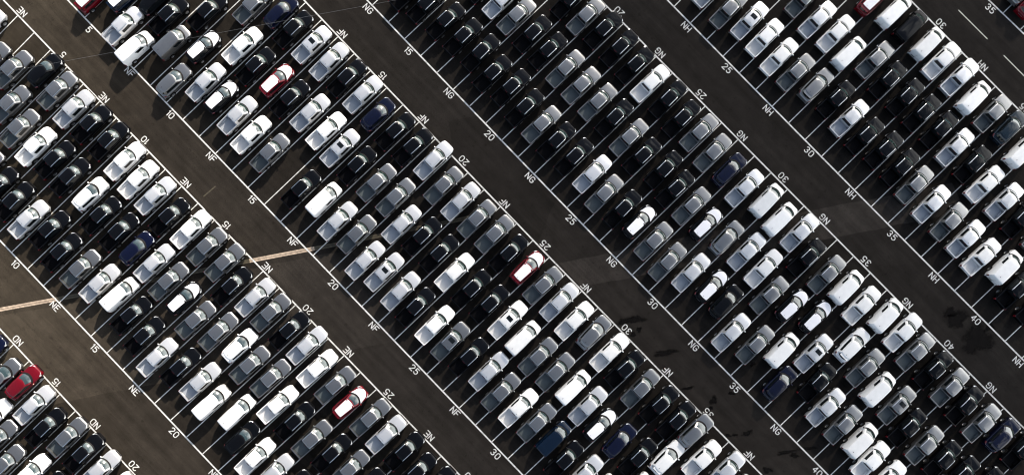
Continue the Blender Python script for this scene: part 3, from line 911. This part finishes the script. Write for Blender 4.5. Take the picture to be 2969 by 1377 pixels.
# dark oil and water stains with ragged outlines
def stain_mat():
    m, nt, p = new_mat('damp_stain')
    p.inputs['Base Color'].default_value = (0.0045, 0.0038, 0.0036, 1)
    p.inputs['Roughness'].default_value = 0.7
    p.inputs['Specular IOR Level'].default_value = 0.05
    at = nt.nodes.new('ShaderNodeAttribute'); at.attribute_name = 'edge'
    geo = nt.nodes.new('ShaderNodeNewGeometry')
    n = nt.nodes.new('ShaderNodeTexNoise'); n.inputs['Scale'].default_value = 1.6; n.inputs['Detail'].default_value = 7; n.inputs['Roughness'].default_value = .7
    nt.links.new(geo.outputs['Position'], n.inputs['Vector'])
    a = nt.nodes.new('ShaderNodeMath'); a.operation = 'MULTIPLY_ADD'; a.inputs[1].default_value = .62
    nt.links.new(at.outputs['Fac'], a.inputs[0]); nt.links.new(n.outputs['Fac'], a.inputs[2])
    r = nt.nodes.new('ShaderNodeMapRange'); r.interpolation_type = 'SMOOTHSTEP'
    r.inputs['From Min'].default_value = .46; r.inputs['From Max'].default_value = .82
    r.inputs['To Max'].default_value = .93
    nt.links.new(a.outputs[0], r.inputs['Value'])
    nt.links.new(r.outputs[0], p.inputs['Alpha'])
    return m
stain_m = stain_mat()
rnd = random.Random(3)
for cx, cy, a, b, rot in FEAT['stains']:
    n = 46
    ph = [rnd.uniform(0, 6.28) for _ in range(6)]
    pts = []
    for i in range(n):
        t = 2 * math.pi * i / n
        r = 1 + .20 * math.sin(2 * t + ph[0]) + .15 * math.sin(3 * t + ph[1]) + .09 * math.sin(5 * t + ph[2]) + .05 * math.sin(9 * t + ph[3]) + rnd.uniform(-.05, .05)
        r *= 1.05
        x, y = a * r * math.cos(t), b * r * math.sin(t)
        c, s = math.cos(R(rot)), math.sin(R(rot))
        pts.append((cx + x * c - y * s, cy + x * s + y * c))
    o = mesh_obj('ground_stain', [(cx, cy, .008)] + [(x, y, .008) for x, y in pts],
                 [(0, 1 + i, 1 + (i + 1) % n) for i in range(n)], stain_m, None, False)
    ca = o.data.attributes.new('edge', 'FLOAT', 'POINT')
    ca.data[0].value = 1.0
    structure(o)

# ------------------------------------------------------------------ painted markings
def road_paint(name, col, wear=.25):
    m, nt, p = new_mat(name)
    p.inputs['Roughness'].default_value = 0.7
    geo = nt.nodes.new('ShaderNodeNewGeometry')
    n = nt.nodes.new('ShaderNodeTexNoise'); n.inputs['Scale'].default_value = 2.5; n.inputs['Detail'].default_value = 8; n.inputs['Roughness'].default_value = .7
    nt.links.new(geo.outputs['Position'], n.inputs['Vector'])
    r = nt.nodes.new('ShaderNodeValToRGB')
    r.color_ramp.elements[0].position = .25 + wear * .2; r.color_ramp.elements[0].color = (*[c * .45 for c in col], 1)
    r.color_ramp.elements[1].position = .42 + wear * .4; r.color_ramp.elements[1].color = (*col, 1)
    nt.links.new(n.outputs['Fac'], r.inputs['Fac'])
    nt.links.new(r.outputs['Color'], p.inputs['Base Color'])
    return m

PAINT = road_paint('white_road_paint', (.62, .62, .60), .3)
PINK = road_paint('faded_road_paint', (.50, .385, .285), .45)
DULL = road_paint('worn_road_paint', (.085, .07, .042), .7)

def ribbon(mb, pts, w, z, k=0):
    vs, fs = [], []
    for i, p in enumerate(pts):
        a = pts[max(0, i - 1)]; b = pts[min(len(pts) - 1, i + 1)]
        d = Vector((b[0] - a[0], b[1] - a[1], 0)).normalized()
        nrm = Vector((-d.y, d.x, 0)) * w / 2
        q = Vector((p[0], p[1], z))
        vs += [q + nrm, q - nrm]
    for i in range(len(pts) - 1):
        fs.append((2 * i, 2 * i + 1, 2 * i + 3, 2 * i + 2))
    mb.add(vs, fs, k)

SPAN = {'ND2': (8, 24), 'NE1': (4, 32), 'NE2': (0, 33), 'NF1': (2, 38), 'NF2': (4, 43), 'NG1': (8, 46), 'NG2': (12, 50),
        'NH1': (17, 50), 'NH2': (22, 48), 'NI1': (31, 44)}
for rn, (a, b) in SPAN.items():
    mb = MB()
    ribbon(mb, [row_point(rn, a + (b - a) * i / 30 + (4.5 if rn == 'NI1' else 0)) for i in range(31)], .17, .012)
    structure(mb.build('row_line', [PAINT], None, False))
for bn, (a, c) in BLOCKS.items():
    mb = MB()
    lo_, hi_ = {'ND': (9, 24), 'NE': (1, 32), 'NF': (3, 42), 'NG': (10, 49), 'NH': (18, 47), 'NJ': (31, 42)}[bn]
    for n in range(lo_, hi_):
        lo, hi = lane_ends(bn, n)
        d = (hi - lo).normalized()
        ribbon(mb, [lo + d * .10, hi - d * .10], .112, .016)
    structure(mb.build('bay_lines', [PAINT], None, False))

# stroke lettering, drawn as flat rounded strokes
def arc(cx, cy, rx, ry, a0, a1, n=10):
    return [(cx + rx * math.cos(R(lerp(a0, a1, i / n))), cy + ry * math.sin(R(lerp(a0, a1, i / n)))) for i in range(n + 1)]
GL = {
 'N': [[(0, 0), (0, 1), (.56, 0), (.56, 1)]],
 'D': [[(0, 0), (0, 1), (.28, 1)] + arc(.28, .72, .28, .28, 90, 0, 5) + arc(.28, .28, .28, .28, 0, -90, 5) + [(0, 0)]],
 'E': [[(.54, 1), (0, 1), (0, 0), (.54, 0)], [(0, .52), (.44, .52)]],
 'F': [[(.54, 1), (0, 1), (0, 0)], [(0, .5), (.44, .5)]],
 'G': [arc(.29, .72, .29, .28, 20, 180, 8) + arc(.29, .28, .29, .28, 180, 360, 8) + [(.58, .46), (.32, .46)]],
 'H': [[(0, 0), (0, 1)], [(.56, 0), (.56, 1)], [(0, .5), (.56, .5)]],
 'I': [[(0, 0), (0, 1)]],
 '0': [arc(.27, .73, .27, .27, 0, 180, 10) + arc(.27, .27, .27, .27, 180, 360, 10) + [(.54, .73)]],
 '1': [[(0, .82), (.14, 1), (.14, 0)]],
 '2': [arc(.27, .73, .27, .27, 165, -20, 9) + [(0, 0), (.54, 0)]],
 '3': [arc(.25, .75, .25, .25, 160, -90, 9) + arc(.25, .25, .27, .25, 90, -160, 9)],
 '4': [[(.42, 0), (.42, 1), (0, .3), (.58, .3)]],
 '5': [[(.5, 1), (.05, 1), (.03, .55)] + arc(.24, .32, .29, .32, 130, -150, 11)],
}
ADV = {'1': .50}
GW = 1.14
def word(txt, centre, dx, h, width=.11, z=.012, name='painted_sign'):
    """txt centred at a point, reading along dx"""
    dx = dx.normalized(); dy = Vector((-dx.y, dx.x, 0))
    total = sum(ADV.get(ch, .97) for ch in txt) - .30
    x = -total / 2
    mb = MB(); lay = 0
    for ch in txt:
        for st in GL[ch]:
            pts = [centre + dx * ((x + px * GW) * h) + dy * ((py - .5) * h) for px, py in st]
            # one flat outline per stroke piece, stacked a hair apart so overlapping pieces never share a plane
            for a, b in zip(pts, pts[1:]):
                d = (b - a); L = d.length
                if L < 1e-5: continue
                d /= L
                nrm = Vector((-d.y, d.x, 0))
                vs = []
                for t in range(7):
                    an = math.pi / 2 + math.pi * t / 6
                    vs.append(a + d * (math.cos(an) * width / 2) + nrm * (math.sin(an) * width / 2))
                for t in range(7):
                    an = -math.pi / 2 + math.pi * t / 6
                    vs.append(b + d * (math.cos(an) * width / 2) + nrm * (math.sin(an) * width / 2))
                zz = z + .0004 * lay; lay += 1
                mb.add([(v.x, v.y, zz) for v in vs], [tuple(range(14))])
        x += ADV.get(ch, .97)
    return structure(mb.build(name, [PAINT], None, False))

for rn, up, lab in (('ND2', 1, 'ND'), ('NE1', 0, 'NE'), ('NE2', 1, 'NE'), ('NF1', 0, 'NF'), ('NF2', 1, 'NF'),
                    ('NG1', 0, 'NG'), ('NG2', 1, 'NG'), ('NH1', 0, 'NH'), ('NH2', 1, 'NH'), ('NI1', 0, 'NJ')):
    a, b = SPAN[rn]
    for n in range(a, b):
        if n % 5 == 0: txt, at = str(n), n + .5
        elif n % 5 == 3 and rn != 'NI1': txt, at = lab, float(n)
        else: continue
        if n == 0: continue
        if rn == 'NI1': at += 4.5
        p = row_point(rn, at)
        t = (row_point(rn, at + .5) - row_point(rn, at - .5)).normalized()
        nrm = Vector((-t.y, t.x, 0))
        if up: word(txt, p + nrm * .62, -t, .70, name='painted_row_name' if txt.isalpha() else 'painted_bay_number')
        else: word(txt, p - nrm * .62, t, .70, name='painted_row_name' if txt.isalpha() else 'painted_bay_number')

# old double centre line crossing under the bays, faded
mb = MB()
def offset_line(pts, o):
    out = []
    for i, p in enumerate(pts):
        a = pts[max(0, i - 1)]; b = pts[min(len(pts) - 1, i + 1)]
        d = Vector((b[0] - a[0], b[1] - a[1])).normalized()
        out.append((p[0] - d.y * o, p[1] + d.x * o))
    return out
dull_mb = MB()
sp = FEAT['stripe']
dense = []
for a, b in zip(sp, sp[1:]):
    n = max(1, int(math.hypot(b[0] - a[0], b[1] - a[1]) / .5))
    dense += [(lerp(a[0], b[0], i / n), lerp(a[1], b[1], i / n)) for i in range(n)]
def in_block(q):
    return -25.9 < q[1] < -5.9 or .6 < q[1] < 20
runs, cur = [], [dense[0]]
for a, b in zip(dense, dense[1:]):
    if in_block(a) != in_block(b):
        runs.append((in_block(a), cur + [b])); cur = [b]
    else: cur.append(b)
runs.append((in_block(cur[-1]), cur))
for inside, run in runs:
    if len(run) < 2: continue
    for o in (-.125, .125): ribbon(dull_mb if inside else mb, offset_line(run, o), .20, .008)
structure(dull_mb.build('faded_centre_line', [DULL], None, False))
structure(mb.build('old_centre_line', [PINK], None, False))
mb = MB()
s = FEAT['strip2']
for i in range(7):
    a = Vector(s[0]).lerp(Vector(s[-1]), i / 7 + .02); b = Vector(s[0]).lerp(Vector(s[-1]), i / 7 + .085)
    ribbon(mb, [a, b], .55, .006)
structure(mb.build('old_dashed_line', [DULL], None, False))
mb = MB()
for k in ('dash1', 'dash2'): ribbon(mb, FEAT[k], .12, .012)
structure(mb.build('lane_dashes', [road_paint('lane_paint', (.45, .47, .40), .2)], None, False))
mb = MB(); ribbon(mb, FEAT['tick'], .14, .012)
structure(mb.build('lane_tick', [DULL], None, False))

# fine overhead cable above the lot
def cable(a, b, za, sag):
    mb = MB(); n = 40; r = .011; vs, fs = [], []
    d = Vector((b[0] - a[0], b[1] - a[1], 0)).normalized(); nr = Vector((-d.y, d.x, 0))
    for i in range(n + 1):
        t = i / n
        c = Vector((lerp(a[0], b[0], t), lerp(a[1], b[1], t), za - sag * 4 * t * (1 - t)))
        for q in range(5):
            an = 2 * math.pi * q / 5
            vs.append(c + nr * (r * math.cos(an)) + Vector((0, 0, r * math.sin(an))))
    for i in range(n):
        for q in range(5):
            fs.append((i * 5 + q, i * 5 + (q + 1) % 5, (i + 1) * 5 + (q + 1) % 5, (i + 1) * 5 + q))
    mb.add(vs, fs)
    o = mb.build('overhead_cable', [plain('steel_cable', (.22, .22, .22), .4, .6)], None)
    o['label'] = 'thin overhead cable crossing above the upper left bays'
    o['category'] = 'cable'
    return o
cable((11.5, -17.7), (92.4, 104.8), 9.0, .6)


# ------------------------------------------------------------------ the cloud whose shadow lies over the eastern half of the lot
def cloud_mat():
    m = bpy.data.materials.new('cloud_vapour'); m.use_nodes = True
    nt = m.node_tree; nt.nodes.clear()
    out = nt.nodes.new('ShaderNodeOutputMaterial')
    tr = nt.nodes.new('ShaderNodeBsdfTransparent')
    tl = nt.nodes.new('ShaderNodeBsdfTranslucent'); tl.inputs['Color'].default_value = (.95, .95, .95, 1)
    mx = nt.nodes.new('ShaderNodeMixShader')
    tcn = nt.nodes.new('ShaderNodeTexCoord')
    sp = nt.nodes.new('ShaderNodeSeparateXYZ'); nt.links.new(tcn.outputs['Object'], sp.inputs[0])
    n = nt.nodes.new('ShaderNodeTexNoise'); n.inputs['Scale'].default_value = .012; n.inputs['Detail'].default_value = 6
    nt.links.new(tcn.outputs['Object'], n.inputs['Vector'])
    a = nt.nodes.new('ShaderNodeMath'); a.operation = 'MULTIPLY_ADD'; a.inputs[1].default_value = 26.0
    nt.links.new(n.outputs['Fac'], a.inputs[0]); nt.links.new(sp.outputs['X'], a.inputs[2])
    r = nt.nodes.new('ShaderNodeMapRange'); r.interpolation_type = 'SMOOTHSTEP'
    r.inputs['From Min'].default_value = -22.0; r.inputs['From Max'].default_value = 48.0
    r.inputs['To Min'].default_value = 0.0; r.inputs['To Max'].default_value = CLOUD_DENSITY
    nt.links.new(a.outputs[0], r.inputs['Value'])
    nt.links.new(r.outputs[0], mx.inputs[0]); nt.links.new(tr.outputs[0], mx.inputs[1]); nt.links.new(tl.outputs[0], mx.inputs[2])
    nt.links.new(mx.outputs[0], out.inputs['Surface'])
    return m
CLOUD_DENSITY = 0.46
CH = 360.0
off = Vector((sd.x, sd.y, 0)) / sd.z * CH
mb = MB(); nx, ny = 40, 40
top, bot = [], []
for i in range(nx + 1):
    for j in range(ny + 1):
        x, y = -60 + 520 * i / nx, -330 + 660 * j / ny
        e = min(1, i / 6, (nx - i) / 6, j / 6, (ny - j) / 6)
        h = 34 * math.sqrt(e) * (1 + .35 * math.sin(x * .045 + 1) * math.cos(y * .037) + .2 * math.sin(y * .11 + x * .07))
        top.append((x, y, h)); bot.append((x, y, -.25 * h))
w = ny + 1
fs = [(i * w + j, i * w + j + 1, (i + 1) * w + j + 1, (i + 1) * w + j) for i in range(nx) for j in range(ny)]
mb.add(top, fs); mb.add(bot, fs)
cl = structure(mb.build('cloud', [cloud_mat()], None))
cl.location = Vector((69.2, 17.6, CH)) + off
cl.rotation_euler = (0, 0, math.atan2(.718, .696))
